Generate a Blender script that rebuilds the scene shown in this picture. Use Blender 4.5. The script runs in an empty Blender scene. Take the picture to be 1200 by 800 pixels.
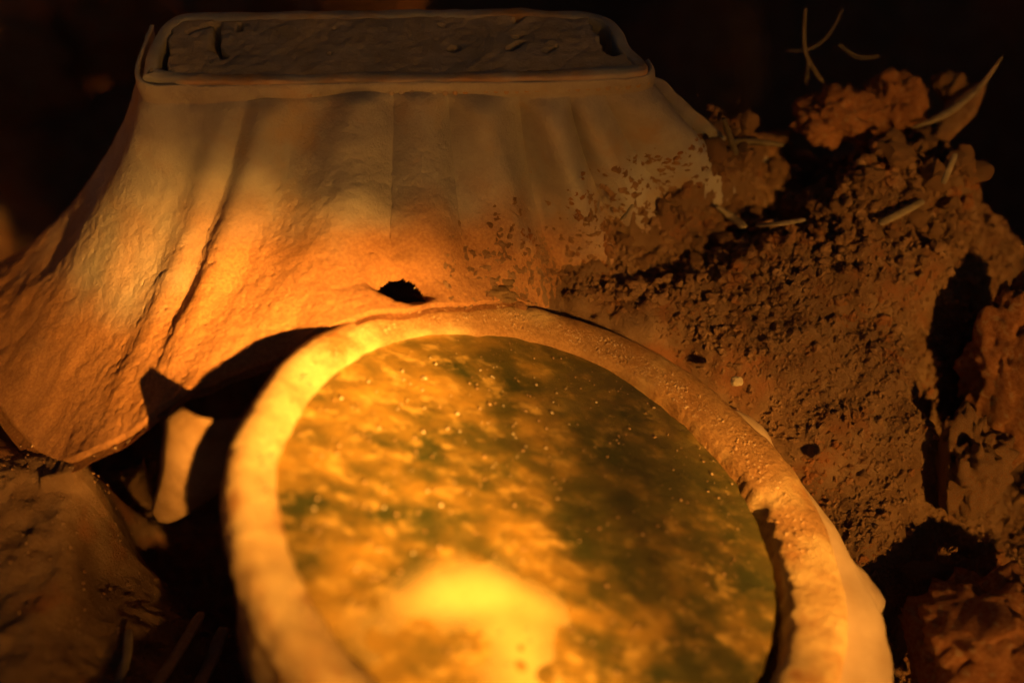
import bpy, math, random
import numpy as np
from mathutils import Vector, Matrix

random.seed(7); rng = np.random.default_rng(7)
R = math.radians
scene = bpy.context.scene
col = scene.collection

# ------------------------------------------------------------------ camera
CAM = np.array([-0.011, -0.512, 0.740]); PITCH = R(48); FPX = 50/36*1200
cd = bpy.data.cameras.new('camera'); cam = bpy.data.objects.new('camera', cd); col.objects.link(cam)
cam.location = CAM; cam.rotation_euler = (R(90)-PITCH, 0, 0)
cd.lens = 50; cd.sensor_width = 36; cd.clip_start = 0.02; cd.clip_end = 500
cd.dof.use_dof = True; cd.dof.focus_distance = 1.03; cd.dof.aperture_fstop = 1.9
scene.camera = cam

# ------------------------------------------------------------------ sky and sun
SUN_EL, SUN_AZ = R(28), R(152)               # azimuth clockwise from +Y
SUN = np.array([math.sin(SUN_AZ)*math.cos(SUN_EL), math.cos(SUN_AZ)*math.cos(SUN_EL), math.sin(SUN_EL)])
w = bpy.data.worlds.new('World'); scene.world = w; w.use_nodes = True
nt = w.node_tree; bg = nt.nodes['Background']
sky = nt.nodes.new('ShaderNodeTexSky'); sky.sky_type = 'NISHITA'; sky.sun_disc = False
sky.sun_elevation = SUN_EL; sky.sun_rotation = SUN_AZ; sky.dust_density = 6; sky.air_density = 1.0
nt.links.new(sky.outputs[0], bg.inputs[0]); bg.inputs[1].default_value = 0.0008
sd = bpy.data.lights.new('sun', 'SUN'); so = bpy.data.objects.new('sun', sd); col.objects.link(so)
sd.energy = 5.0; sd.angle = R(1.5); sd.color = (1.0, 0.43, 0.06)
so.rotation_euler = Vector(SUN).to_track_quat('Z', 'Y').to_euler()
so.location = tuple(SUN*20)
vs = scene.view_settings
vs.view_transform = 'Standard'; vs.look = 'None'; vs.gamma = 1.0; vs.exposure = 2.72; vs.use_curve_mapping = False

# ------------------------------------------------------------------ helpers
CR = np.array([1., 0, 0]); CU = np.array([0, math.sin(PITCH), math.cos(PITCH)]); CF = np.array([0, math.cos(PITCH), -math.sin(PITCH)])
def at(x, y, z):
    """point of the place at height z that shows at this spot of the photograph"""
    d = CF*FPX + CR*(x-600) - CU*(y-400)
    return CAM + d*((z-CAM[2])/d[2])

_tab = rng.random(65536)
def _h(i, j, k):
    return _tab[(i*73856093 ^ j*19349663 ^ k*83492791) & 65535]
def vnoise(x, y, z=0.0):
    x, y, z = np.broadcast_arrays(np.asarray(x, float), np.asarray(y, float), np.asarray(z, float))
    xi = np.floor(x).astype(np.int64); yi = np.floor(y).astype(np.int64); zi = np.floor(z).astype(np.int64)
    fx, fy, fz = x-xi, y-yi, z-zi
    fx = fx*fx*(3-2*fx); fy = fy*fy*(3-2*fy); fz = fz*fz*(3-2*fz)
    r = 0
    for a in (0, 1):
        for b in (0, 1):
            for c in (0, 1):
                r = r + _h(xi+a, yi+b, zi+c)*np.where(a, fx, 1-fx)*np.where(b, fy, 1-fy)*np.where(c, fz, 1-fz)
    return r*2-1
def fbm(x, y, z=0.0, o=4, g=.5):
    s = 0; a = 1
    for i in range(o):
        s = s + a*vnoise(x*2**i+11.3*i, y*2**i+5.7*i, z*2**i+3.1*i); a *= g
    return s
def sst(a, b, x):
    t = np.clip((x-a)/(b-a), 0, 1); return t*t*(3-2*t)

def mesh(name, verts, faces, smooth=True):
    m = bpy.data.meshes.new(name); m.from_pydata([tuple(v) for v in verts], [], faces); m.update()
    if smooth: m.polygons.foreach_set('use_smooth', [True]*len(m.polygons))
    return m
def npmesh(name, V, F, smooth=True):
    """big meshes straight from arrays; F is (n,3) or (n,4)"""
    m = bpy.data.meshes.new(name); V = np.asarray(V, np.float32); F = np.asarray(F, np.int32); k = F.shape[1]
    m.vertices.add(len(V)); m.vertices.foreach_set('co', V.ravel())
    m.loops.add(F.size); m.loops.foreach_set('vertex_index', F.ravel())
    m.polygons.add(len(F)); m.polygons.foreach_set('loop_start', np.arange(0, F.size, k, dtype=np.int32))
    m.polygons.foreach_set('use_smooth', np.full(len(F), smooth))
    m.update(calc_edges=True); m.validate(); return m
def obj(name, me, mat=None, parent=None):
    o = bpy.data.objects.new(name, me); col.objects.link(o); o.parent = parent
    if mat is not None and len(me.materials) == 0: me.materials.append(mat)
    return o
def tag(o, label, cat, group=None):
    o['label'] = label; o['category'] = cat
    if group: o['group'] = group
    return o
def empty(name, loc=(0, 0, 0)):
    o = bpy.data.objects.new(name, None); col.objects.link(o); o.location = loc; return o
def grid_faces(n, m, wrap=False):
    i = np.arange(n-1)[:, None]; j = np.arange(m if wrap else m-1)[None, :]; j2 = (j+1) % m
    f = np.stack([i*m+j, i*m+j2, (i+1)*m+j2, (i+1)*m+j], -1)
    return f.reshape(-1, 4)
def tube(pts, rad, n=7, flat=1.0):
    """tapered tube through points; returns verts, faces"""
    P = [np.array(p, float) for p in pts]; V = []; F = []
    for i, p in enumerate(P):
        t = P[min(i+1, len(P)-1)] - P[max(i-1, 0)]; t /= np.linalg.norm(t)+1e-9
        a = np.cross(t, [0, 0, 1.]); a /= np.linalg.norm(a)+1e-9; b = np.cross(a, t)
        r = rad[i] if hasattr(rad, '__len__') else rad
        for k in range(n):
            q = 2*math.pi*k/n; V.append(p + r*(a*math.cos(q) + b*flat*math.sin(q)))
    for i in range(len(P)-1):
        for k in range(n):
            F.append((i*n+k, i*n+(k+1) % n, (i+1)*n+(k+1) % n, (i+1)*n+k))
    F.append(tuple(range(n))[::-1]); F.append(tuple((len(P)-1)*n+k for k in range(n)))
    return V, F
def spline(pts, n):
    P = np.array(pts, float); k = len(P); out = []
    for s in np.linspace(0, k-1, n):
        i = min(int(s), k-2); t = s-i
        p0, p1, p2, p3 = P[max(i-1, 0)], P[i], P[i+1], P[min(i+2, k-1)]
        out.append(.5*((2*p1)+(-p0+p2)*t+(2*p0-5*p1+4*p2-p3)*t*t+(-p0+3*p1-3*p2+p3)*t**3))
    return np.array(out)

# ------------------------------------------------------------------ materials
def mat(name, c1, c2, scale, rough=.9, bump=.3, bscale=300, c3=None, s3=60, t3=(.55, .65), metal=0.0, bdist=.002, spec=.3, coat=0.0):
    m = bpy.data.materials.new(name); m.use_nodes = True; t = m.node_tree; b = t.nodes['Principled BSDF']
    tc = t.nodes.new('ShaderNodeTexCoord')
    def noise(s, d=6, r=.6):
        n = t.nodes.new('ShaderNodeTexNoise'); n.inputs['Scale'].default_value = s; n.inputs['Detail'].default_value = d
        n.inputs['Roughness'].default_value = r; t.links.new(tc.outputs['Object'], n.inputs['Vector']); return n
    n1 = noise(scale); rp = t.nodes.new('ShaderNodeValToRGB'); rp.color_ramp.elements[0].position = .36; rp.color_ramp.elements[1].position = .66
    rp.color_ramp.elements[0].color = (*c1, 1); rp.color_ramp.elements[1].color = (*c2, 1)
    t.links.new(n1.outputs['Fac'], rp.inputs[0]); out = rp.outputs[0]
    if c3:
        n3 = noise(s3, 5); r3 = t.nodes.new('ShaderNodeValToRGB'); r3.color_ramp.elements[0].position = t3[0]; r3.color_ramp.elements[1].position = t3[1]
        t.links.new(n3.outputs['Fac'], r3.inputs[0]); mx = t.nodes.new('ShaderNodeMixRGB'); mx.inputs[2].default_value = (*c3, 1)
        t.links.new(r3.outputs[0], mx.inputs[0]); t.links.new(out, mx.inputs[1]); out = mx.outputs[0]
    t.links.new(out, b.inputs['Base Color'])
    b.inputs['Roughness'].default_value = rough; b.inputs['Metallic'].default_value = metal; b.inputs['Specular IOR Level'].default_value = spec
    if coat: b.inputs['Coat Weight'].default_value = coat; b.inputs['Coat Roughness'].default_value = .25
    nb = noise(bscale, 8, .7); bp = t.nodes.new('ShaderNodeBump'); bp.inputs['Strength'].default_value = bump; bp.inputs['Distance'].default_value = bdist
    t.links.new(nb.outputs['Fac'], bp.inputs['Height']); t.links.new(bp.outputs[0], b.inputs['Normal'])
    return m
def stretch(m, sc, rot):
    t = m.node_tree; tc = next(n for n in t.nodes if n.type == 'TEX_COORD'); mp = t.nodes.new('ShaderNodeMapping'); mp.inputs['Scale'].default_value = sc; mp.inputs['Rotation'].default_value = (0, 0, R(rot))
    for l in list(tc.outputs['Object'].links):
        to = l.to_socket; t.links.remove(l); t.links.new(mp.outputs[0], to)
    t.links.new(tc.outputs['Object'], mp.inputs[0])
EARTH = mat('earth', (.18, .10, .056), (.29, .18, .108), 35, 1, .8, 420, c3=(.26, .115, .055), s3=14, bdist=.004)
CLOD = mat('clod_earth', (.21, .11, .058), (.33, .20, .115), 60, 1, .8, 420, c3=(.30, .125, .052), s3=20, bdist=.003)
ROCK = mat('red_rock', (.26, .10, .04), (.38, .18, .085), 18, 1, .6, 220, c3=(.34, .21, .12), s3=9, bdist=.004)
PLASTER = mat('dusty_plaster', (.33, .30, .26), (.44, .40, .35), 22, .95, .45, 520, c3=(.44, .24, .11), s3=13, t3=(.44, .64), bdist=.0025)
BODY = mat('earth_stained_plaster', (.33, .30, .27), (.45, .41, .37), 22, .95, .6, 480, c3=(.42, .30, .19), s3=17, t3=(.54, .74), bdist=.003)
def add_dust(m, c1, c2):
    t = m.node_tree; b = t.nodes['Principled BSDF']; src = b.inputs['Base Color'].links[0].from_socket
    a = t.nodes.new('ShaderNodeAttribute'); a.attribute_name = 'dust'; tc = t.nodes.new('ShaderNodeTexCoord')
    n = t.nodes.new('ShaderNodeTexNoise'); n.inputs['Scale'].default_value = 420; n.inputs['Detail'].default_value = 5; t.links.new(tc.outputs['Object'], n.inputs['Vector'])
    r = t.nodes.new('ShaderNodeValToRGB'); r.color_ramp.elements[0].position = .38; r.color_ramp.elements[1].position = .62; r.color_ramp.elements[0].color = (*c1, 1); r.color_ramp.elements[1].color = (*c2, 1)
    t.links.new(n.outputs['Fac'], r.inputs[0]); x = t.nodes.new('ShaderNodeMixRGB')
    mu = t.nodes.new('ShaderNodeMath'); mu.operation = 'MULTIPLY'; mu.inputs[1].default_value = .85; t.links.new(a.outputs['Fac'], mu.inputs[0])
    t.links.new(mu.outputs[0], x.inputs[0]); t.links.new(src, x.inputs[1]); t.links.new(r.outputs[0], x.inputs[2]); t.links.new(x.outputs[0], b.inputs['Base Color'])
add_dust(BODY, (.36, .14, .036), (.48, .215, .062))
TRAY = mat('tray_dust', (.40, .30, .20), (.50, .39, .28), 40, 1, .5, 500, bdist=.003)
RIM = mat('rim_clay', (.50, .33, .15), (.70, .52, .27), 26, .75, .9, 210, c3=(.40, .19, .065), s3=30, t3=(.50, .66), bdist=.003, spec=.4)
add_dust(RIM, (.27, .13, .045), (.38, .20, .08))
LUG = mat('lug_clay', (.22, .13, .06), (.36, .23, .125), 45, .95, .7, 320, bdist=.003)
PETAL = mat('petal_clay', (.50, .36, .24), (.62, .47, .34), 30, .8, .3, 260, bdist=.0015)
GLASS = mat('dial_face', (.040, .046, .010), (.42, .25, .045), 14, .40, .6, 150, c3=(.54, .36, .10), s3=60, t3=(.52, .70), bdist=.002, spec=.6, coat=.9)
stretch(GLASS, (1.0, 1.6, 1), 60)
def patina_shade(m, c):
    t = m.node_tree; b = t.nodes['Principled BSDF']; src = b.inputs['Base Color'].links[0].from_socket
    a = t.nodes.new('ShaderNodeAttribute'); a.attribute_name = 'patina_shade'; x = t.nodes.new('ShaderNodeMixRGB'); x.inputs[2].default_value = (*c, 1)
    t.links.new(a.outputs['Fac'], x.inputs[0]); t.links.new(src, x.inputs[1]); t.links.new(x.outputs[0], b.inputs['Base Color'])
patina_shade(GLASS, (.045, .050, .011))
GLASS.node_tree.nodes['Principled BSDF'].inputs['Coat Roughness'].default_value = .06
REFL = mat('reflection_paint', (.56, .42, .17), (.66, .53, .25), 20, .5, .2, 120, bdist=.001, spec=.5)
_t = REFL.node_tree; _n = _t.nodes.new('ShaderNodeAttribute'); _n.attribute_name = 'reflection_mask'; _t.links.new(_n.outputs['Fac'], _t.nodes['Principled BSDF'].inputs['Alpha'])
TWIG = mat('twig_bark', (.09, .07, .045), (.16, .125, .085), 120, .95, .5, 500, bdist=.001)
STRAW = mat('dry_straw', (.22, .175, .115), (.33, .27, .19), 90, .9, .3, 600, bdist=.0008)
GRIT = mat('grit', (.34, .19, .09), (.55, .40, .26), 150, .9, .2, 900)
PALE = mat('pale_grit', (.45, .37, .27), (.60, .52, .4), 90, .6, .2, 900, spec=.6)
BARK = mat('bark', (.05, .035, .025), (.10, .07, .05), 8, 1, .8, 20, bdist=.03)
LEAF = mat('leaf', (.035, .06, .02), (.07, .10, .03), 4, .7, .1, 40)
FIBRE = mat('fibre', (.06, .035, .02), (.10, .06, .03), 90, .9, .1, 900)

# ------------------------------------------------------------------ ground
ctrl = []   # (photo x, photo y, height)
def C(*a): ctrl.append(a)
# soil pile to the right of the disc
for a in [(760,330,-.04),(720,260,-.015),(780,220,-.002),(680,300,-.025),(620,350,-.02),(660,340,-.03),(700,370,-.045),(840,200,.008),(850,175,.012),(870,185,.008),(900,215,.004),(960,200,.0),(1040,190,.0),(1120,190,.0),(1190,200,-.01),
          (820,320,-.035),(900,320,-.032),(1000,300,-.02),(1080,300,-.03),(860,400,-.045),(950,400,-.04),(1050,400,-.05),(1000,480,-.075),(960,470,-.080),
          (1050,560,-.105),(1010,600,-.12),(1060,640,-.14),(1080,600,-.14),(700,330,-.033),(1090,470,-.06)]: C(*a)
for a in [(30,572,-.046),(55,556,-.052),(0,555,-.040),(-40,500,-.05),(20,535,-.042),(-60,430,-.08)]: C(*a)
# dark crevice and low ground at the right
for a in [(1130,370,-.20),(1160,300,-.10),(1110,420,-.10),(1090,560,-.19),(1120,500,-.16),(1130,650,-.18),(1090,700,-.20),(1190,560,-.24),(1190,620,-.22),(1150,780,-.24),(1080,790,-.24),(1190,450,-.22)]: C(*a)
# pit under and left of the disc
for a in [(230,600,-.26),(200,700,-.26),(260,720,-.24),(150,600,-.22),(120,565,-.27),(92,556,-.25),(105,600,-.24),(135,640,-.26),(200,500,-.26),(150,540,-.27),(80,545,-.22),(300,420,-.20),(180,540,-.24),(350,560,-.26),(450,480,-.24),(600,600,-.26),(800,650,-.24),(700,800,-.26),(450,800,-.24),(300,800,-.20),(470,345,-.20),(900,700,-.2)]: C(*a)
# bottom left bank
for a in [(20,620,-.075),(50,620,-.085),(85,640,-.12),(110,700,-.16),(20,700,-.07),(30,780,-.06),(80,800,-.12),(-60,650,-.06),(-60,560,-.06),(-60,800,-.05),(-150,700,-.05)]: C(*a)
XY = [tuple(at(*a)) for a in ctrl]
# ground that the photograph hides or leaves in the dark; unseen banks raised, ditch deepened to cast shade (place coordinates)
XY += [(-.25,.35,-.2),(-.1,.35,-.2),(.05,.35,-.2),(.2,.33,-.16),(-.3,.2,-.16),(-.4,.2,-.14),(-.2,.2,-.2),(-.05,.30,-.17),(.05,.33,-.17),
       (-.5,.3,-.40),(-.6,.45,-.6),(-.4,.5,-.6),(-.2,.6,-.6),(0,.6,-.7),(.2,.56,-.7),(.35,.54,-.7),(.5,.54,-.7),(.7,.52,-.6),(.3,.8,-.8),(-.4,.8,-.6),(.8,.8,-.8),(.35,.65,-.8),(.6,.65,-.8),(-.45,-.34,.04),(-.3,-.36,.06),(-.18,-.36,.06),(-.05,-.38,.04),(-.3,-.30,.03),(-.15,-.31,.02),
       (-.7,.0,-.1),(-.7,-.4,-.06),(.8,0,-.12),(.8,-.4,-.08),(0,-.6,-.1),(0,-1,-.08),(-1,-1,-.05),(1,-1,-.05),(1.3,.5,.3),(1.3,1.1,.3),(1.5,0,.15),(1.6,1.8,.3),(1.7,.8,.4),(-1.2,.4,-.2),(0,1.4,-1.0),(-1.2,1.4,-.95),(1.2,1.4,-1.0),(.4,1.2,-.9),(.8,1.1,-.85),(-.5,1.1,-.8),(0,2.3,-1.5),(1.2,2.3,-1.5),(-1.2,2.3,-1.5)]
XY = np.array(XY)
def ground_h(x, y, detail=True):
    num = 0; den = 0
    for cx, cy, cz in XY:
        d2 = (x-cx)**2 + (y-cy)**2 + .026**2
        ww = 1/(d2*d2); num = num + ww*cz; den = den + ww
    z = num/den
    far = sst(3.5, 9.0, np.hypot(x, y)); z = z*(1-far) - .08*far
    if detail:
        wob = fbm(x*9, y*9, 1.7, 3)*.010*(.5+.5*sst(-.3, -.15, x))
        crumb = sst(.14, .30, y)*sst(-.02, .06, x); lump = np.maximum(0, vnoise(x*55, y*55, 9.2))**1.5*.013*(.25+.75*crumb) + np.abs(vnoise(x*95, y*95, 2.2))*.008*crumb
        z = z + wob + lump + fbm(x*120, y*120, 4.4, 4, .65)*.0036
    return z
# (the ground sheet itself is built after the pedestal whose foot it covers)
# ------------------------------------------------------------------ fluted pedestal
ZT = .12
top = [(182,30,.112),(166,90,ZT),(226,98,ZT),(292,98,ZT),(366,97,ZT),(450,96,ZT),(535,95,ZT),(600,94,ZT),(662,92,ZT),(712,90,ZT),(757,83,ZT),(738,55,.118),(700,18,.108)]
bot = [(-50,330,-.14),(-60,400,-.10),(45,545,-.060),(135,525,-.02),(222,468,.010),(432,380,.038),(575,362,.006),(680,376,-.050),(780,345,-.075),(900,280,-.08),(945,222,-.08),(930,150,-.06),(745,36,.02)]
NU, NV = 721, 180
T = spline([at(*a) for a in top], NU); B = spline([at(*a) for a in bot], NU)
u = np.linspace(0, 12, NU); v = np.linspace(0, 1, NV)
S = v[:, None]**np.interp(u, [0, 7.5, 10], [1.45, 1.45, 1.12])[None, :]; H = (1-(1-v)**1.30)[:, None]
PX = T[:, 0]+(B[:, 0]-T[:, 0])*S; PY = T[:, 1]+(B[:, 1]-T[:, 1])*S; PZ = T[:, 2]+(B[:, 2]-T[:, 2])*H
P = np.stack([PX, PY, PZ], -1)
du = np.gradient(P, axis=1); dv = np.gradient(P, axis=0); N = np.cross(dv, du); N /= np.linalg.norm(N, axis=-1, keepdims=True)+1e-9
if N[90, 360, 2] < 0: N = -N
fq = np.abs(np.sin(math.pi*(u+.18*np.sin(u*2.3)))); cu = np.interp(u, [0, 4, 5], [.1, .15, .55]); ff = ((1-cu)*fq**2+cu*fq)[None, :]      # pillows with narrow grooves between
amp = (.0200*sst(.03, .14, v)*(1-sst(.58, .95, v)))[:, None]*(.7+.3*np.sin(u*1.9+.5))[None, :]
amp = amp*np.interp(u, [0, 2, 4, 5], [.35, .4, .6, 1.5])[None, :]
disp = amp*(ff-.5)
# moulding below the rim
disp = disp + (.0012*np.exp(-((v-.015)/.018)**2) - .003*np.exp(-((v-.065)/.02)**2))[:, None]
disp = disp + fbm(PX*14, PY*14, PZ*14, 3)*.0035*sst(.2, .7, v)[:, None] + fbm(PX*70, PY*70, PZ*70, 3)*.0007 + fbm(PX*260, PY*260, PZ*260, 3)*.0005*sst(.1, .5, v)[:, None] + np.minimum(0, vnoise(PX*210, PY*210, PZ*210)+.66)*.004*sst(.2, .6, v)[:, None]
# hollow chipped out beside the disc and an uneven lower edge
edge = np.clip(v, 0, 1)[:, None]**6
PZ2 = -.006*edge*(vnoise(u*4, 0.3)[None, :])
Q = P + N*disp[..., None]; Q[..., 2] += PZ2
dq = Q-CAM; sx = 600+FPX*(dq@CR)/(dq@CF); sy = 400-FPX*(dq@CU)/(dq@CF); ih = np.unravel_index(np.argmin((sx-467)**2+(sy-330)**2+1e6*((u < 4.2)|(u > 6.5))[None, :]), sx.shape); hol = Q[ih].copy(); dd = np.hypot((Q[..., 0]-hol[0])/.034, (Q[..., 1]-hol[1])/.024)
Q[..., 2] -= .006*np.exp(-dd**2*1.1)
ped = empty('fluted_pedestal', tuple(np.mean(T, 0)*[1, 1, 0]+[0, 0, -.1])); off = np.array(ped.location)
tag(ped, 'dusty fluted plaster pedestal with flaring sides half buried in red earth', 'pedestal')
Fb = grid_faces(NV, NU); hd0 = np.hypot((Q[..., 0]-hol[0])/.024, (Q[..., 1]-hol[1])/.015)+.12*vnoise(Q[..., 0]*90, Q[..., 1]*90)
hd = hd0; Q[..., 2] -= .010*(1-sst(.70, 1.12, hd)); Fb = Fb[(u[None, :].repeat(NV, 0).reshape(-1)[Fb] < 10.45).all(1)]; Fb = Fb[(hd.reshape(-1)[Fb] > .72).all(1)]; okg = hd > 1.15
bme = npmesh('fluted_body', Q.reshape(-1, 3)-off, Fb)
dust = sst(.30, .72, v[:, None]+.16*fbm(PX*16, PY*16, PZ*16, 4))*np.ones_like(PX)*(1-sst(8.5, 9.5, u))[None, :]
bme.attributes.new('dust', 'FLOAT', 'POINT').data.foreach_set('value', dust.ravel().astype(np.float32))
body = obj('fluted_body', bme, BODY, ped)
sm = body.modifiers.new('thick', 'SOLIDIFY'); sm.thickness = .003; sm.offset = -1; vg = body.vertex_groups.new(name='edge'); vg.add([int(q) for q in range((NV-6)*NU, NV*NU)], 1.0, 'REPLACE'); sm.vertex_group = 'edge'; sm.invert_vertex_group = True; sm.thickness_vertex_group = 0.0
# how the soil thins out where it lies against the fluting
cs = .004; bxg = np.arange(-.62, .62, cs); byg = np.arange(-.2, .6, cs); BZ = np.full((len(byg), len(bxg)), np.nan)
for pt in Q.reshape(-1, 3)[::2]:
    i = int((pt[1]+.2)/cs); j = int((pt[0]+.62)/cs)
    if 0 <= i < len(byg) and 0 <= j < len(bxg): BZ[i, j] = pt[2] if np.isnan(BZ[i, j]) else max(BZ[i, j], pt[2])
for _ in range(3):                                        # close pinholes
    nb = np.stack([np.roll(BZ, d, ax) for d in (-1, 1) for ax in (0, 1)]); fill = np.nanmean(np.where(np.isnan(nb), np.nan, nb), 0) if True else 0
    BZ = np.where(np.isnan(BZ) & (np.isfinite(nb).sum(0) >= 2), fill, BZ)
BE = BZ.copy()
for _ in range(12):                                       # carry the foot of the fluting outwards under the soil
    nb = np.stack([np.roll(BE, d, ax) for d in (-1, 1) for ax in (0, 1)]); cnt = np.isfinite(nb).sum(0)
    BE = np.where(np.isnan(BE) & (cnt > 0), np.where(np.isfinite(nb), nb, 0).sum(0)/np.maximum(cnt, 1), BE)
BA, BB = at(100, 500, -.055)[:2], at(52, 800, -.06)[:2]
LA, LB = at(562, 332, -.005)[:2], at(852, 170, .0)[:2]
_raw = ground_h
def ground_h(x, y, detail=True):
    z = _raw(x, y, detail); x = np.asarray(x, float); y = np.asarray(y, float)
    i = np.clip(((y+.2)/cs).astype(int), 0, len(byg)-1); j = np.clip(((x+.62)/cs).astype(int), 0, len(bxg)-1)
    bz = BZ[i, j]; d = LB-LA; n = np.array([d[1], -d[0]])/np.hypot(*d); sd_ = (x-LA[0])*n[0]+(y-LA[1])*n[1] + vnoise(x*40, y*40, 6.)*.007 + vnoise(x*130, y*130, 8.)*.002
    ok = np.isfinite(bz) & (y < .42) & (x > -.05); be = BE[i, j]; oe = np.isfinite(be) & (y < .42) & (y > .10) & (x > -.05)
    lim = np.where(oe, be, 0)+np.where(sd_ > 0, sd_*.65, sd_*1.5)-.001 + (vnoise(x*150, y*150, 1.)*.002 if detail else 0)
    thin = np.where(ok, bz, 0)+np.clip((sd_-.006)*.16, -.03, .010)-.001; z = np.where(oe, np.minimum(z, lim), z); z = np.where(ok & (sd_ > 0) & (bz < .022), np.maximum(z, thin), z)
    e = BB-BA; m_ = np.array([e[1], -e[0]])/np.hypot(*e); sl = (x-BA[0])*m_[0]+(y-BA[1])*m_[1] + .008*vnoise(x*35, y*35, 4.)      # bank at the side of the pit
    bank = -.060+(fbm(x*14, y*14, 2.2, 4)*.006+fbm(x*90, y*90, 1.2, 3)*.003 if detail else 0); bank = np.where(np.isfinite(bz), np.maximum(bank, bz+np.clip(sl*.25, -.03, .006)), bank)
    wb = sst(-.022, .010, sl)*(1-sst(.07, .17, y))*(y > -.3)*(x < -.15)*sst(-.62, -.5, x)
    z = z*(1-wb)+np.maximum(z, bank)*wb
    pz = -(.324*(x-.009)+.0855*y)/.942; rr_ = np.hypot((x-.009)*1.05, y)      # the frame lies on the soil, not under it
    return np.where((rr_ < .26) & (x > -.08), np.minimum(z, pz-.006+np.where(rr_ > .205, (rr_-.205)*.9, (rr_-.205)*3)), z)
def axis(lo, hi, n, far, m):
    c = np.linspace(lo, hi, n); g = np.geomspace(.01, far, m)
    return np.concatenate([(lo-g)[::-1], c, hi+g])
gx = axis(-.60, .62, 500, 60, 26); gy = axis(-.32, .78, 440, 60, 26)
GX, GY = np.meshgrid(gx, gy)
V = np.stack([GX, GY, ground_h(GX, GY)], -1).reshape(-1, 3)
g = obj('ground', npmesh('ground', V, grid_faces(len(gy), len(gx))), EARTH); g['kind'] = 'structure'

# rim of the top: a raised lip round a dust-filled tray
Tc = np.mean(T, 0)
loopn = 160
rimpts = spline(list([at(a[0], a[1], .122) for a in top[1:12]])+[at(701,18,.122), at(560,13,.122), at(420,14,.122), at(290,16,.122), at(212,18,.122), at(180,45,.122), at(166,90,.122)], loopn)[:-1]
def inset(L, d):
    t = np.roll(L, -1, 0)-np.roll(L, 1, 0); n = np.stack([-t[:, 1], t[:, 0]], -1); n /= np.linalg.norm(n, axis=1, keepdims=True)+1e-9
    c = L[:, :2].mean(0)
    o = L.copy(); s = np.sign((n*(c-L[:, :2])).sum(1).sum()); o[:, :2] += n*s*d; return o
rows = []
for d, dz in ((.001, -.012), (-.0005, -.004), (.0, .0), (.0012, .0016), (.0075, .0022), (.0088, .0012), (.0092, -.003), (.0095, -.03)):
    L = inset(rimpts, d); L[:, 2] = .122+dz + fbm(L[:, 0]*60, L[:, 1]*60, dz*50, 3)*.0012; L[:, :2] += np.stack([vnoise(L[:, 0]*50, L[:, 1]*50), vnoise(L[:, 0]*50, L[:, 1]*50, 7)], -1)*.0012; rows.append(L)
obj('rim', npmesh('rim', np.array(rows).reshape(-1, 3)-off, grid_faces(len(rows), loopn-1, True)), PLASTER, ped)
# dusty fill inside the tray; it has shrunk away from the rim at the two ends
bx0, bx1 = rimpts[:, 0].min()+.004, rimpts[:, 0].max()-.004; by0, by1 = rimpts[:, 1].min()+.004, rimpts[:, 1].max()-.004
fx = np.linspace(bx0, bx1, 200); fy = np.linspace(by0, by1, 60); FX, FY = np.meshgrid(fx, fy)
FZ = .1226 + sum(.0004*np.sin(2*math.pi*(np.hypot(FX-q[0], FY-q[1])/.0085+.25*vnoise(FX*60, FY*60, 3.)+np.arctan2(FY-q[1], FX-q[0])/6.283))*np.exp(-(np.hypot(FX-q[0], FY-q[1])/.026)**2) for q in (at(265,46,.12), at(672,46,.12), at(400,46,.12), at(545,46,.12))) + fbm(FX*40, FY*40, .2, 4)*.0016 + fbm(FX*200, FY*200, .7, 2)*.0007
def slot(p, q, r, depth):
    a = at(p[0], p[1], .12)[:2]; b = at(q[0], q[1], .12)[:2]; ab = b-a
    t = np.clip(((FX-a[0])*ab[0]+(FY-a[1])*ab[1])/(ab@ab), 0, 1)
    d = np.hypot(FX-a[0]-t*ab[0], FY-a[1]-t*ab[1]) + vnoise(FX*150, FY*150)*.0012
    return depth*(1-sst(r*.75, r*1.15, d))
for p, q, r, dp in (((192,28),(189,84),.0045,.05),((697,27),(719,64),.0045,.04),((256,32),(252,58),.003,.03),((252,58),(262,68),.002,.012),((284,32),(280,40),.002,.012),((394,36),(394,37),.0018,.014),
                    ((387,66),(388,66),.0018,.012),((518,33),(519,33),.0016,.012),((531,62),(533,61),.0026,.02),((604,28),(609,24),.0016,.01),((598,62),(610,54),.0017,.012),((605,47),(611,44),.0014,.01),((640,64),(652,56),.0017,.01),((250,30),(222,40),.0018,.004)):
    FZ = FZ - slot(p, q, r, dp)
# keep only cells inside the rim
L2 = inset(rimpts, .0085)[:, :2]
ins = np.zeros(FX.shape, bool); j = len(L2)-1
for i in range(len(L2)):
    xi, yi = L2[i]; xj, yj = L2[j]
    c = ((yi > FY) != (yj > FY)) & (FX < (xj-xi)*(FY-yi)/(yj-yi+1e-12)+xi); ins ^= c; j = i
F = grid_faces(60, 200); F = F[ins.reshape(-1)[F].any(1)]
obj('dust_fill', npmesh('dust_fill', np.stack([FX, FY, FZ], -1).reshape(-1, 3)-off, F), TRAY, ped)
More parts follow.
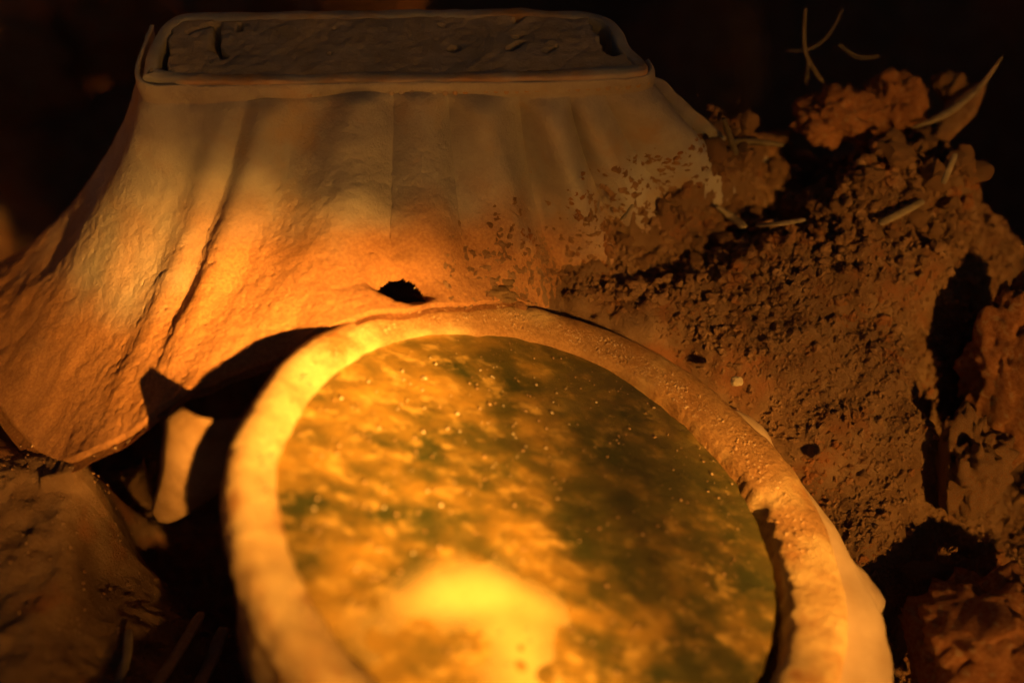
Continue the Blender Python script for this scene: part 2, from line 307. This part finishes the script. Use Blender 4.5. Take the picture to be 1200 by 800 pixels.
# narrow outer slab at the left end of the tray
# row of little beads below the lip
bv, bf = [], []
bead = T[60:602]; dist = np.concatenate([[0], np.cumsum(np.linalg.norm(np.diff(bead, axis=0), axis=1))])
for s in np.arange(0, dist[-1], .0072):
    c = np.array([np.interp(s, dist, bead[:, k]) for k in range(3)])
    out = c-Tc; out[2] = 0; out /= np.linalg.norm(out); c = c + np.array([0, -.001, -.0075]) + out*.001
    r = .0034*(.8+.3*random.random()); n0 = len(bv)
    for a in range(3):
        for b in range(6):
            th = math.pi*(a+.6)/3.2; ph = b*math.pi/3
            bv.append(c+r*np.array([math.sin(th)*math.cos(ph), math.sin(th)*math.sin(ph), math.cos(th)]))
    for a in range(2):
        for b in range(6): bf.append((n0+a*6+b, n0+(a+1)*6+b, n0+(a+1)*6+(b+1) % 6, n0+a*6+(b+1) % 6))
    bf.append(tuple(n0+b for b in range(6)))
bm_ = obj('bead_moulding', mesh('bead_moulding', [p-off for p in bv], bf), PLASTER, ped); bm_['kind'] = 'stuff'

# grit lying on things: one joined mesh of small angular grains
def grains(name, pts, sizes, m, parent=None, loc=np.zeros(3)):
    n = len(pts); base = np.array([(1,0,0),(-1,0,0),(0,1,0),(0,-1,0),(0,0,1),(0,0,-1)], float)
    fc = np.array([(0,2,4),(2,1,4),(1,3,4),(3,0,4),(2,0,5),(1,2,5),(3,1,5),(0,3,5)])
    an = rng.random(n)*6.28; c, s = np.cos(an), np.sin(an)
    sc = (.6+.7*rng.random((n, 6, 1)))*sizes[:, None, None]
    b = base[None]*sc; b = np.stack([b[..., 0]*c[:, None]-b[..., 1]*s[:, None], b[..., 0]*s[:, None]+b[..., 1]*c[:, None], b[..., 2]*.8], -1)
    V = (pts[:, None, :]-loc+b).reshape(-1, 3); F = (fc[None]+6*np.arange(n)[:, None, None]).reshape(-1, 3)
    o = obj(name, npmesh(name, V, F, False), m, parent); o['kind'] = 'stuff'; return o
k = 9000; vi = (NV*np.clip(rng.beta(2.6, 1.6, k), .05, .985)).astype(int); ui = rng.integers(40, 580, k)
s_ = okg[vi, ui]; vi, ui = vi[s_], ui[s_]; k = len(vi); gp = Q[vi, ui]+rng.normal(0, .001, (k, 3))*[1, 1, 0]
grains('grit', gp, .0005+.0011*rng.random(k)**3, GRIT, ped, off)
k = 130; vi = (NV*np.clip(rng.beta(2.6, 2.0, k), .05, .985)).astype(int); ui = rng.integers(40, 580, k)
grains('pale_grit', Q[vi, ui], .0007+.0011*rng.random(k)**2, PALE, ped, off)

# ------------------------------------------------------------------ round framed disc
nrm = Vector((.324, .0855, .942)).normalized()
xa = Vector((1, 0, 0)); xa = (xa-nrm*xa.dot(nrm)).normalized(); ya = nrm.cross(xa)
M = Matrix((xa, ya, nrm)).transposed().to_4x4()
M.translation = Vector((.009, .0, .0)); disc = empty('round_frame'); disc.matrix_world = M
tag(disc, 'round clay frame with pointed petals round a murky golden dial, propped over the pit', 'frame')
Mi = np.array(M.inverted())[:3, :3]
def to_disc(x, y):
    """local (x,y) in the plane of the dial for a spot of the photograph"""
    d = CF*FPX + CR*(x-600) - CU*(y-400); n = np.array(nrm); o = CAM-np.array(M.translation); t = -(o@n)/(d@n); return Mi@(o+d*t)
NA = 480; th = np.linspace(0, 2*math.pi, NA, endpoint=False)
WIDE = .013*np.maximum(0, np.cos(th-R(12)))**1.3
GAP = sst(-1.45, -1.0, np.where(th > math.pi, th-2*math.pi, th))*(1-sst(.95, 1.3, np.where(th > math.pi, th-2*math.pi, th)))
def lathe(name, prof, m, rough=.0016, dx=0.0, parent=None, seed=0, wid=None):
    rows = []
    for (r, z) in prof:
        rr = r + fbm(np.cos(th)*4+seed, np.sin(th)*4, z*30, 4)*rough*2 + fbm(np.cos(th)*22, np.sin(th)*22, z*60+r*90+seed, 3)*rough
        rr = rr + WIDE*sst(.174, .194, r) + GAP*(1-sst(.1685, .175, r))*(.0022+.0014*fbm(np.cos(th)*30, np.sin(th)*30, 1.5, 3))
        zz = z + fbm(np.cos(th)*9, np.sin(th)*9, r*40+seed, 3)*rough
        rows.append(np.stack([rr*np.cos(th)+dx, rr*np.sin(th), zz], -1))
    return obj(name, npmesh(name, np.array(rows).reshape(-1, 3), grid_faces(len(rows), NA, True)), m, parent)
prof = [(.1655,-.020),(.1640,-.003),(.1650,.0010),(.1690,.0028),(.1740,.0050),(.1800,.0072),(.1855,.0082),(.1910,.0078),(.1955,.0055),(.1990,.0020),(.2000,-.004),(.1995,-.012),(.1980,-.020)]
prof = [(.1685+(r-.164)*.83, z) for r, z in prof]
rim = lathe('rim', prof, RIM, .0008, parent=disc, seed=2)
dq_ = np.array([[sst(.15, .85, np.cos(th-R(68))+.5*fbm(np.cos(th)*8, np.sin(th)*8, r*60, 3))] for r, z in prof])
rim.data.attributes.new('dust', 'FLOAT', 'POINT').data.foreach_set('value', dq_.ravel().astype(np.float32))
WIDE_AT = lambda q: .013*np.maximum(0, np.cos(q-R(12)))**1.3
def flange():
    """lower flange, kept only along one side of the frame, widening towards the front"""
    n = 110; an = np.linspace(R(62), R(-110), n); wd = .012+.036*sst(0, .6, np.linspace(0, 1, n))*(1+.10*np.cos(7*an+.6)); rows = []
    for q, z in ((0, -.006), (.25, -.0055), (.5, -.006), (.75, -.0085), (.92, -.013), (1.0, -.022), (.9, -.040), (.4, -.048)):
        r = .1955+WIDE_AT(an)+wd*q*(1+.10*fbm(an*5, q*2, .3, 3)); rows.append(np.stack([r*np.cos(an), r*np.sin(an), z+fbm(an*7, q*3, 2., 3)*.0015+0*an], -1))
    return npmesh('lower_flange', np.array(rows).reshape(-1, 3), grid_faces(len(rows), n))
obj('lower_flange', flange(), PETAL, disc)
# dial face: slightly domed plate, a little off centre so that a crack opens at one side
rr = np.linspace(0, 1, 130); rows = []
for q in rr:
    r = .1680*q; z = .004*(1-q*q)-.002
    rad = r*(1+.004*q*fbm(np.cos(th)*5, np.sin(th)*5, .4, 3)) - GAP*q**10*(.0045+.0012*fbm(np.cos(th)*24, np.sin(th)*24, 3.1, 3))
    x = rad*np.cos(th)-.0035; y = rad*np.sin(th)+.001
    rows.append(np.stack([x, y, z+fbm(x*40, y*40, .5, 3)*.0007], -1))
rows.append(rows[-1]+np.array([0, 0, -.012]))
dr = np.array(rows).reshape(-1, 3); dme = npmesh('dial_face', dr, grid_faces(len(rows), NA, True))
pt_ = .78*sst(-.30, .42, .55*fbm(dr[:, 0]*26, dr[:, 1]*34, .9, 5, .62)+.35*fbm(dr[:, 0]*9, dr[:, 1]*9, 4.1, 2)+4.2*(dr[:, 0]+.25*dr[:, 1])-.05)*(1-.55*sst(.2, .8, fbm(dr[:, 0]*60, dr[:, 1]*90, 2.7, 3)))  # mottled patina, plus the fading light across the dial put into its colour
dme.attributes.new('patina_shade', 'FLOAT', 'POINT').data.foreach_set('value', pt_.astype(np.float32))
dial = obj('dial_face', dme, GLASS, disc)
lathe('shade_drum', [(.1955,-.019),(.188,-.030),(.182,-.06),(.172,-.10),(.165,-.13),(.02,-.135)], RIM, .0012, parent=disc, seed=8)  # unseen drum below the frame, added to keep sunlight out of the pit
# mushroom-shaped reflection, painted on the dial as a pale low relief
ex, ey, _ = to_disc(566, 725)
def dial_reflection():
    n = 90; X, Y = np.meshgrid(np.linspace(-.1, .1, n), np.linspace(-.115, .065, n)); X = X/1.5
    capt = .040 - .75*(np.sqrt(X**2+.012**2)-.012)*(1+.12*np.sign(X))-5*X**2; capb = -.002-.10*X
    cap = sst(-.012, .020, capt-Y)*sst(-.016, .020, Y-capb)
    cap *= 1-sst(.030, .062, np.abs(X))*.8
    stem = (1-sst(.002, .026, np.abs(X-.012)))*sst(-.012, .016, capb-Y+.012)*sst(-.115, -.095, Y)
    stem2 = .38*(1-sst(.002, .022, np.abs(X+.040+.1*(Y+.03))))*sst(-.008, .014, capb-Y+.004)*sst(-.065, -.03, Y)
    Hh = np.clip(np.maximum(cap, np.maximum(stem*.8, stem2)), 0, 1)
    for _ in range(1):
        Hh = (Hh+np.roll(Hh, 3, 0)+np.roll(Hh, -3, 0)+np.roll(Hh, 3, 1)+np.roll(Hh, -3, 1))/5
    Hh = np.where((np.abs(X) > .064)|(Y > .060), 0, Hh)
    r2 = (X*1.5+ex+.0035)**2+(Y+ey)**2
    Z = .0012*Hh - .0006 + .004*(1-r2/.1665**2)-.0017
    ok = np.sqrt(r2) < .158
    F = grid_faces(n, n); keep = ((Hh > .01)&ok).reshape(-1)[F].all(1)
    ca, sa = math.cos(R(13)), math.sin(R(13)); V = np.stack([X*1.5*ca-Y*sa+ex, X*1.5*sa+Y*ca+ey, Z], -1).reshape(-1, 3)
    me = npmesh('dial_reflection', V, F[keep]); at_ = me.attributes.new('reflection_mask', 'FLOAT', 'POINT'); at_.data.foreach_set('value', np.clip(Hh*1.05, 0, 1).ravel().astype(np.float32)); return me
obj('dial_reflection', dial_reflection(), REFL, dial)
# grains on the dial and rim
k = 1000; a = rng.random(k)*6.28; r = .162*np.sqrt(rng.random(k)); gp = np.stack([r*np.cos(a)-.003, r*np.sin(a), .0028*(1-(r/.165)**2)+0*a], -1)
grains('grit', gp, .0003+.0009*rng.random(k)**4, GRIT, disc)
k = 70; a = 1.2+2.6*rng.random(k); r = .150*np.sqrt(.1+.9*rng.random(k)); gp = np.stack([r*np.cos(a)-.003, r*np.sin(a), .0030*(1-(r/.165)**2)+0*a], -1)
grains('pale_grit', gp, .0006+.0011*rng.random(k)**3, PALE, disc)
k = 1500; a = R(62)+rng.normal(0, .6, k); q = rng.random(k); r = .172+q*(.022+.012*np.maximum(0, np.cos(a-R(12)))); gp = np.stack([r*np.cos(a), r*np.sin(a), .0012+.0062*np.sin(math.pi*np.clip(q, 0, 1))**.8], -1)
a2 = R(180)+rng.normal(0, 1.0, 900); q2 = rng.random(900); r2_ = .172+q2*.022; gp = np.concatenate([gp, np.stack([r2_*np.cos(a2), r2_*np.sin(a2), .0014+.0058*np.sin(math.pi*q2)**.8], -1)]); k = len(gp)
grains('rim_dirt', gp, .0004+.0014*rng.random(k)**3, GRIT, disc)
# pointed petals round the edge
def petal_mesh(L, W, droop, lift=0.0, cup=.16):
    n, m = 14, 9; V = []
    for i in range(n):
        t = i/(n-1); wd = W*(math.sin(math.pi*min(1, .22+.78*t))**.8)*(1-.15*t)
        for j in range(m):
            s = j/(m-1)*2-1
            V.append((L*t, wd*s, lift*t-droop*t*t+cup*wd*(1-s*s)+.0006*random.uniform(-1, 1)))
    k = len(V)
    V += [(x*.97, y*.93, z-.008) for x, y, z in V]
    F = [tuple(f) for f in grid_faces(n, m)] + [tuple(int(q)+k for q in f)[::-1] for f in grid_faces(n, m)]
    rim_i = [j for j in range(m)]+[i*m+m-1 for i in range(1, n)]+[(n-1)*m+j for j in range(m-2, -1, -1)]+[i*m for i in range(n-2, 0, -1)]
    for a_, b_ in zip(rim_i, rim_i[1:]+rim_i[:1]): F.append((a_, a_+k, b_+k, b_))
    return mesh('petal', V, F)
def petal(px, py, L, W, droop, z0=-.012, r0=.194, lift=0, twist=0.0, mt=PETAL):
    x, y, _ = to_disc(px, py); an = math.atan2(y, x)
    o = obj('petal', petal_mesh(L, W, droop, lift), mt, disc)
    r0 += float(WIDE_AT(an)); o.location = (r0*math.cos(an), r0*math.sin(an), z0); o.rotation_euler = (twist, 0, an)
    return o
petal(538, 330, .034, .020, .004, z0=-.004, mt=RIM)
petal(930, 470, .036, .026, .009, z0=-.009)
petal(1046, 680, .052, .030, .012, z0=-.010)
petal(1040, 860, .052, .022, .006, z0=-.004)
petal(745, 340, .028, .020, .014)
# the long leaf-shaped petal that hangs from the raised side
lp = [at(232,482,.038), at(228,505,.025), at(215,545,.0), at(194,580,-.03), at(172,606,-.06)]
lw = [.020, .029, .025, .016, .007]
SP = spline(lp, 22); WW = np.interp(np.linspace(0, 4, 22), range(5), lw); V = []
for i, p in enumerate(SP):
    t = SP[min(i+1, 21)]-SP[max(i-1, 0)]; t /= np.linalg.norm(t); side = np.cross(t, [.15, -.75, .6]); side /= np.linalg.norm(side); up = np.cross(side, t)
    if up[2] < 0: up = -up
    for j in range(9):
        s = j/4-1; V.append(Mi@(p+side*WW[i]*s+up*(.5*WW[i]*(1-s*s))+up*.0012*float(vnoise(p[0]*120+s*3, p[1]*120, 2.0))))
k = len(V); F = [tuple(int(q) for q in f) for f in grid_faces(22, 9)]
o = obj('petal', mesh('petal', V, F), LUG, disc); o.modifiers.new('t', 'SOLIDIFY').thickness = .008
o['label'] = 'long curled leaf-shaped petal hanging over the pit'

# ------------------------------------------------------------------ clods, stones, straws
def lump(seed, sub=3, rough=.35, sq=(1, 1, .8), cuts=9, smooth=True):
    import bmesh
    b = bmesh.new(); bmesh.ops.create_icosphere(b, subdivisions=sub, radius=1)
    V = np.array([v.co[:] for v in b.verts]); F = [[v.index for v in f.verts] for f in b.faces]; b.free()
    d = 1+fbm(V[:, 0]*1.4+seed*7.1, V[:, 1]*1.4, V[:, 2]*1.4, 6, .68)*rough*.8
    W = V*d[:, None]; lr = np.random.default_rng(seed+100)
    for _ in range(cuts):
        nn = lr.normal(size=3); nn /= np.linalg.norm(nn); e = W@nn; lim = lr.uniform(.62, .9)
        W = W-nn[None]*(np.maximum(0, e-lim)*.9)[:, None]
    W = W*(1+.045*fbm(V[:, 0]*6, V[:, 1]*6, V[:, 2]*6+seed, 4, .6)[:, None]); return npmesh('lump', W*np.array(sq), F, smooth)
clod_meshes = [lump(i, 3, .50, (1, .7+.05*i, .7), 12, False) for i in range(9)]
for me in clod_meshes: me.materials.append(CLOD)
def on_ground(x, y):
    return float(ground_h(np.array([x]), np.array([y]))[0])
def put_clod(x, y, r, label, group, me=None, name='earth_clod', z=None):
    o = bpy.data.objects.new(name, me or random.choice(clod_meshes)); col.objects.link(o)
    o.location = (x, y, (on_ground(x, y)+r*.6) if z is None else z); o.scale = (r*random.uniform(.85, 1.2), r*random.uniform(.85, 1.1), r*random.uniform(.8, 1))
    o.rotation_euler = (random.uniform(-.5, .5), random.uniform(-.5, .5), random.uniform(0, 6.28)); return tag(o, label, 'clod', group)
# crumbs of earth along the crest of the pile, thinning out down the slope
n = 0
while n < 270:
    px, py = random.uniform(640, 1195), random.gauss(205, 42)
    if px < 760 and py < 330-.75*(px-640)+0: continue
    if py < 165 or py > 360 or (py > 250 and random.random() < .5 and px > 800): continue
    p = at(px, py, 0); p = at(px, py, on_ground(p[0], p[1])); p = at(px, py, on_ground(p[0], p[1]))
    r = random.choice([.004, .005, .006, .007, .009, .011, .0125]) * (1.15 if py < 215 else .75)
    put_clod(p[0], p[1], r*random.choice((.6,.8,1,1)), 'small crumb of red earth on the soil pile beside the pedestal', 'crumbs of earth on the soil pile'); n += 1
# named bigger lumps
def big(px, py, z, r, label, seed, sq=(1, 1, .8), m=ROCK, name='stone', cat='stone', rough=.4, rot=0):
    me = lump(seed, 5, rough, sq, 4); me.materials.append(m); p = at(px, py, z)
    o = obj(name, me); o.location = tuple(p); o.scale = (r, r, r); o.rotation_euler = (0, 0, rot); return tag(o, label, cat)
cl = empty('earth_clod', tuple(at(1010, 140, .0))); tag(cl, 'large red-brown double lump of earth on the crest of the pile', 'clod')
for (px, py, r, sd, sq) in ((985,138,.030,31,(1.15,.8,.72)),(1047,126,.027,33,(1,.8,.85))):
    me = lump(sd, 5, .42, sq, 2); me.materials.append(ROCK); o = obj('lobe', me, None, cl); o.location = tuple(at(px, py, .0)-np.array(cl.location)); o.scale = (r,)*3
big(546,343,.004,.022,'low clump of earth wedged between the pedestal and the top of the round frame', 40, (1.5,.8,.55), LUG, 'earth_clod', 'clod')
big(1190,425,-.08,.060,'big rounded red stone beyond the dark crevice', 41, (.75,.9,1.1))
big(1135,545,-.11,.040,'grey-brown lump of earth leaning below the big red stone', 43, (.8,.8,1.1), CLOD, 'earth_clod', 'clod')
big(1175,480,-.12,.030,'pale knob of earth between the big stone and the leaning lump', 44, (1,1,.8), CLOD, 'earth_clod', 'clod')
big(1165,765,-.13,.062,'broad brown stone beside the flange of the round frame', 45, (1.1,1,.8))
big(1112,105,.0,.013,'small pale clod beside the dry grass blade', 46, (1,1,1), CLOD, 'earth_clod', 'clod')
big(1010,560,-.068,.006,'lone dark crumb on the bare soil beside the frame', 47, (1,1,.8), CLOD, 'earth_clod', 'clod')
big(864,447,-.035,.0040,'tiny pale pebble against the edge of the round frame', 48, (1.2,.9,.9), PALE, 'pebble', 'pebble', rough=.2)
for i, (px, py, z, r, t) in enumerate(((1105,660,-.14,.012,'narrow upright chip of earth in the dark hollow'),(1085,668,-.14,.012,'flat tilted chip of earth in the dark hollow'),(1138,640,-.15,.009,'rounded crumb in the dark hollow behind the chips'))):
    big(px, py, z, r, t, 50+i, ((.5,.6,1.6),(1.6,.6,.5),(1,.9,.9))[i], CLOD, 'earth_clod', 'clod')
for i, (px, py, z, r, t) in enumerate(((15,60,-.50,.10,'grey boulder in the gloom beside the pedestal'),(135,12,-.45,.085,'low brown boulder in the gloom behind the pedestal corner'),(290,-6,-.32,.06,'rounded boulder in the gloom behind the pedestal rim'),(440,-14,-.30,.055,'small boulder close behind the pedestal rim'))):
    big(px, py, z, r, t, 60+i, (1.1,.9,.8))

def on(px, py, dz=.003):
    z = 0
    for _ in range(6): p = at(px, py, z); z = .5*z+.5*(on_ground(p[0], p[1])+dz)
    return at(px, py, z)
def straw(pts, rad, label, name='straw', cat='straw', flat=.45, m=STRAW, n=16, group=None):
    P = spline(pts, n); p0 = P[0].copy()
    rd = np.full(n, rad)*(1-.35*np.linspace(-1, 1, n)**6) if not hasattr(rad, '__len__') else np.interp(np.linspace(0, 1, n), np.linspace(0, 1, len(rad)), rad)
    V, F = tube([p-p0 for p in P], rd, 7, flat); o = obj(name, mesh(name, V, F), m); o.location = tuple(p0); return tag(o, label, cat, group)
straw([at(848,140,.045), at(853,155,.03), at(862,180,.01)], [.0020,.0026,.0028], 'short upright twig stub at the edge of the pedestal', 'twig', 'twig', 1, TWIG)
straw([at(860,166,.012), at(885,166,.012), at(918,170,.010)], [.0032,.0030,.0018], 'short twig lying level behind the upright stub', 'twig', 'twig', .9, TWIG)
straw([on(840,242,.016), on(856,253,.015), on(872,266,.013)], .0042, 'stubby flat straw sloping towards the level straw on the soil')
straw([on(886,264,.013), on(915,262,.014), on(943,257,.015)], .0026, 'level pale straw lying on the soil pile')
straw([on(1030,262,.013), on(1058,248,.015), on(1082,235,.017)], .0038, 'broad straw slanting across the crumbly part of the pile')
straw([at(1105,215,.012), at(1112,198,.02), at(1120,180,.026)], .0026, 'short straw sticking up between the crumbs')
straw([at(728,258,.03), at(735,250,.03), at(742,240,.032)], .0016, 'tiny pale straw where the soil meets the fluting')
straw([at(590,297,.012), at(598,296,.012), at(607,298,.012)], .0011, 'tiny chip of straw on the fluted side')
straw([at(1068,150,.0), at(1105,135,.01), at(1145,105,.025), at(1175,66,.045)], [.0010,.0042,.0026,.0006], 'curved dry grass blade rising from the crest of the pile', 'grass_blade', 'grass', .35)
straw([at(1100,165,.0), at(1125,128,.004), at(1150,100,.008)], [.006,.014,.004], 'crumpled brown dead leaf under the dry grass blade', 'dead_leaf', 'leaf', .3, CLOD)
straw([at(944,10,.06), at(943,55,.03), at(956,85,.01), at(976,110,-.02)], [.0007,.0010,.0009,.0005], 'thin upright dry stem in the dark beyond the pile', 'dry_stem', 'stem', 1)
straw([at(922,60,.02), at(950,57,.03), at(972,40,.04), at(988,10,.05)], [.0004,.0006,.0006,.0004], 'thin dry stem crossing the upright one', 'dry_stem', 'stem', 1)
straw([at(947,72,.01), at(946,88,.0), at(944,100,-.01)], [.0006,.0007,.0005], 'fine side shoot below the crossing stems', 'dry_stem', 'stem', 1)
straw([at(983,52,.02), at(1005,67,.015), at(1030,66,.02)], [.0004,.0009,.0004], 'bent little stem apart from the crossing pair', 'dry_stem', 'stem', 1)
straw([on(165,830,.008), on(205,770,.008), on(236,718,.008)], .0048, 'pale flat strip leaning in the pit under the frame', 'wood_strip', 'strip')
straw([on(205,850,.008), on(240,790,.008), on(262,735,.008)], .0055, 'dim flat strip deeper in the pit beside the pale one', 'wood_strip', 'strip')
straw([on(138,800,.008), on(148,770,.008), on(150,738,.008)], .0035, 'short stub of strip at the wall of the pit', 'wood_strip', 'strip')
straw([at(182,352,-.022), at(179,340,-.018), at(192,326,-.012), at(226,310,-.004)], .0006, 'fine curved root hair on the dusty side of the pedestal', 'root_hair', 'root', 1, FIBRE)
# loose grit of the soil
k = 45000; x = rng.uniform(.0, .5, k); y = rng.uniform(-.05, .42, k)
kk = np.hypot((x-.009)*1.05, y) > .225; x, y = x[kk], y[kk]; k = len(x)
grains('soil_grit', np.stack([x, y, ground_h(x, y)+.0004], -1), .0006+.0026*rng.random(k)**3.5, CLOD).__setitem__('label', 'loose fine grit scattered over the soil')
k = 2500; x = rng.uniform(-.5, -.25, k); y = rng.uniform(-.2, .15, k)
grains('soil_grit', np.stack([x, y, ground_h(x, y)+.0004], -1), .0005+.0016*rng.random(k)**4, CLOD).__setitem__('label', 'loose fine grit on the bank by the pit')

# crumbs strewn where the soil meets the fluting
k = 60000; vi = rng.integers(30, NV-1, k); ui = rng.integers(int(5.6*60), int(11*60), k); gp = Q[vi, ui]
dz = gp[:, 2]-ground_h(gp[:, 0], gp[:, 1], False); ok = rng.random(k) < np.exp(-np.maximum(dz, 0)/.016)*.12*(dz > -.006); gp = gp[ok]; k = len(gp)
SPILL = gp
k = 90000; vi = rng.integers(30, NV-1, k); ui = rng.integers(int(5.6*60), int(10.3*60), k); gp = Q[vi, ui]; dl = LB-LA; nl = np.array([dl[1], -dl[0]])/np.hypot(*dl)
sdl = (gp[:, 0]-LA[0])*nl[0]+(gp[:, 1]-LA[1])*nl[1]; ok = (rng.random(k) < .10*np.exp(-((sdl-.004)/np.where(sdl < .004, .016, .022))**2)) & (gp[:, 2] < .045); SPILL2 = gp[ok]

def crumbs(name, pts, sizes, parent=None, loc=np.zeros(3)):
    import bmesh
    b = bmesh.new(); bmesh.ops.create_icosphere(b, subdivisions=2, radius=1); base = np.array([q.co[:] for q in b.verts]); fc = np.array([[q.index for q in f.verts] for f in b.faces]); b.free()
    shapes = []
    for i in range(12):
        W = base*(1+.5*fbm(base[:, 0]*1.6+i*5, base[:, 1]*1.6, base[:, 2]*1.6, 4, .7)[:, None])
        shapes.append(W*[1, .8, .75])
    n = len(pts); b = np.array(shapes)[rng.integers(0, 12, n)]*sizes[:, None, None]; an = rng.random(n)*6.28; c, s_ = np.cos(an)[:, None], np.sin(an)[:, None]
    b = np.stack([b[..., 0]*c-b[..., 1]*s_, b[..., 0]*s_+b[..., 1]*c, b[..., 2]], -1)
    o = obj(name, npmesh(name, (pts[:, None]-loc+b).reshape(-1, 3), (fc[None]+len(base)*np.arange(n)[:, None, None]).reshape(-1, 3), False), CLOD, parent); o['kind'] = 'stuff'; return o
k = 2600; x = rng.uniform(.06, .46, k); y = .36-np.abs(rng.normal(0, .075, k)); sz = .0013+.0045*rng.random(k)**2.2
SPILL = np.concatenate([rng.permutation(SPILL)[:2200], rng.permutation(SPILL2)[:4200]]); crumbs('spilt_crumbs', SPILL, .0007+.0042*rng.random(len(SPILL))**3)['label'] = 'crumbs of earth spilt over the foot of the fluted pedestal'
x2 = rng.uniform(.0, .48, 2600); y2 = rng.uniform(-.02, .34, 2600); x = np.concatenate([x, x2]); y = np.concatenate([y, y2]); sz = np.concatenate([sz, .0009+.0028*rng.random(2600)**2.5]); kk = np.hypot((x-.009)*1.05, y) > .235; x, y, sz = x[kk], y[kk], sz[kk]
crumbs('small_crumbs', np.stack([x, y, ground_h(x, y)+sz*.5], -1), sz)['label'] = 'mass of small loose crumbs over the crest of the soil pile'
# ------------------------------------------------------------------ unseen canopy, added so that one gap pools the low sun
D = 4.0
A = np.cross([0, 0, 1.], SUN); A /= np.linalg.norm(A); Bv = np.cross(SUN, A)
pool = [(330,470,.02,1.0),(380,410,.02,1.0),(280,480,.05,1.0),(230,350,.0,1.0),(190,400,-.01,.9),(300,370,.0,1.0),(330,550,.02,.75),(300,620,.03,.10),(290,560,.05,.45),(400,600,.0,.7),(480,500,.0,1.0),(440,540,0,1.0),(400,490,.01,1.0),(560,700,0,1.0),(620,760,0,.9),(960,760,-.06,1.0),(920,620,-.05,.6),(430,390,0,.95),(120,440,-.05,.55),(60,480,-.06,.28),(60,380,-.04,.12),(340,280,.04,.16),(640,400,0,.25),(610,560,0,.5),(660,480,0,.17),(720,600,0,.14),(800,520,0,.08),(780,680,0,.13),
        (560,300,.03,.04),(460,200,.08,.016),(250,180,.08,.018),(660,220,.05,.020),(780,140,.08,.009),(815,130,.03,.004),(760,60,.09,.004),(330,90,.12,.010),(600,90,.12,.009),(300,45,.12,.010),(480,45,.12,.010),(650,40,.12,.009),(900,280,-.02,.065),(1000,420,-.05,.06),(870,180,.0,.09),(780,230,.02,.075),(700,300,0,.07),(950,210,0,.09),(1000,140,0,.09),(1080,210,0,.07),(1150,170,0,.05),
        (1170,420,-.08,.12),(1150,760,-.1,.09),(1000,560,-.07,.13),(20,620,-.07,.08),(110,600,-.14,.02),(130,680,-.16,.02),(30,780,-.06,.06),(320,760,0,.10),(50,280,-.05,.02),(950,60,.02,.02),(-200,400,-.1,.01),(1400,400,-.1,.02),(600,1000,0,.25),(0,1000,0,.02),(1200,1000,0,.04)]
pl = np.array([(at(a, b, c)@A, at(a, b, c)@Bv, t*(.84 if t < .3 else 1)) for a, b, c, t in pool]+[(1.1*math.cos(q), 1.1*math.sin(q), .003) for q in np.linspace(0, 6.28, 16)]+[(1.6, q, .003) for q in (-.6, 0, .6)])
def trans(a, b):
    num = 0; den = 0
    for pa, pb, t in pl:
        ww = 1/((a-pa)**2+(b-pb)**2+.03**2)**2; num = num+ww*math.log(max(t, .001)); den = den+ww
    return np.minimum(num/den, 0)
CELL = .026                                               # sun-facing leaf tiles, sized to set how much light passes
aa, bb = np.meshgrid(np.arange(-1.3, 2.0, CELL), np.arange(-1.2, 1.3, CELL)); a = aa.ravel(); b = bb.ravel()
Tr = np.exp(trans(a, b)); side = np.sqrt(np.clip(1-Tr, 0, 1))*CELL; sel = side > .004; a, b, side, Tr = a[sel], b[sel], side[sel], Tr[sel]; k = len(a)
ctr = SUN[None]*(D+.35*fbm(a*1.5, b*1.5, 3., 2)+rng.uniform(-.006, .006, k))[:, None]+A[None]*(a+rng.normal(0, .5, k)*(CELL-side))[:, None]+Bv[None]*(b+rng.normal(0, .5, k)*(CELL-side))[:, None]
hs = side[:, None]/2; tl = rng.uniform(-.01, .01, (k, 4, 1))*SUN[None, None]
V = (np.stack([ctr-A*hs-Bv*hs, ctr+A*hs-Bv*hs, ctr+A*hs+Bv*hs, ctr-A*hs+Bv*hs], 1)+tl).reshape(-1, 3)
F = (np.array([[0, 1, 2, 3]])+4*np.arange(k)[:, None])
base = SUN*D; base = np.array([base[0]+1.2, base[1]-.5, 0]); base[2] = on_ground(base[0], base[1])
added_tree = empty('added_tree', tuple(base)); tag(added_tree, 'unseen leafy canopy added beyond the pit to shape the sunlight', 'added_tree')
added_crown = obj('added_crown', npmesh('added_crown', V-base, F, False), LEAF, added_tree); added_crown['kind'] = 'stuff'
C0 = SUN*D
def added_limb(name, pts, rad, par):
    Vv, Ff = tube([np.array(p)-base for p in spline(pts, 18)], np.interp(np.linspace(0, 1, 18), np.linspace(0, 1, len(rad)), rad), 10)
    return obj(name, mesh(name, Vv, Ff), BARK, par)
added_limb('added_trunk', [base+[0, 0, -.15], base+[.05, 0, .8], base+[-.1, .05, 1.6], C0+A*1.3+Bv*1.0], [.20, .15, .11, .05], added_tree)
for (s0, q) in ((.5, (1.4, -.9)), (.9, (1.5, .1)), (1.4, (.9, 1.3))):
    e = C0+A*q[0]+Bv*q[1]; mid = base*.5+e*.5+np.array([.15, -.3, .2]); added_limb('added_limb', [base+[0, 0, s0], mid, e], [.07, .05, .015], added_tree)
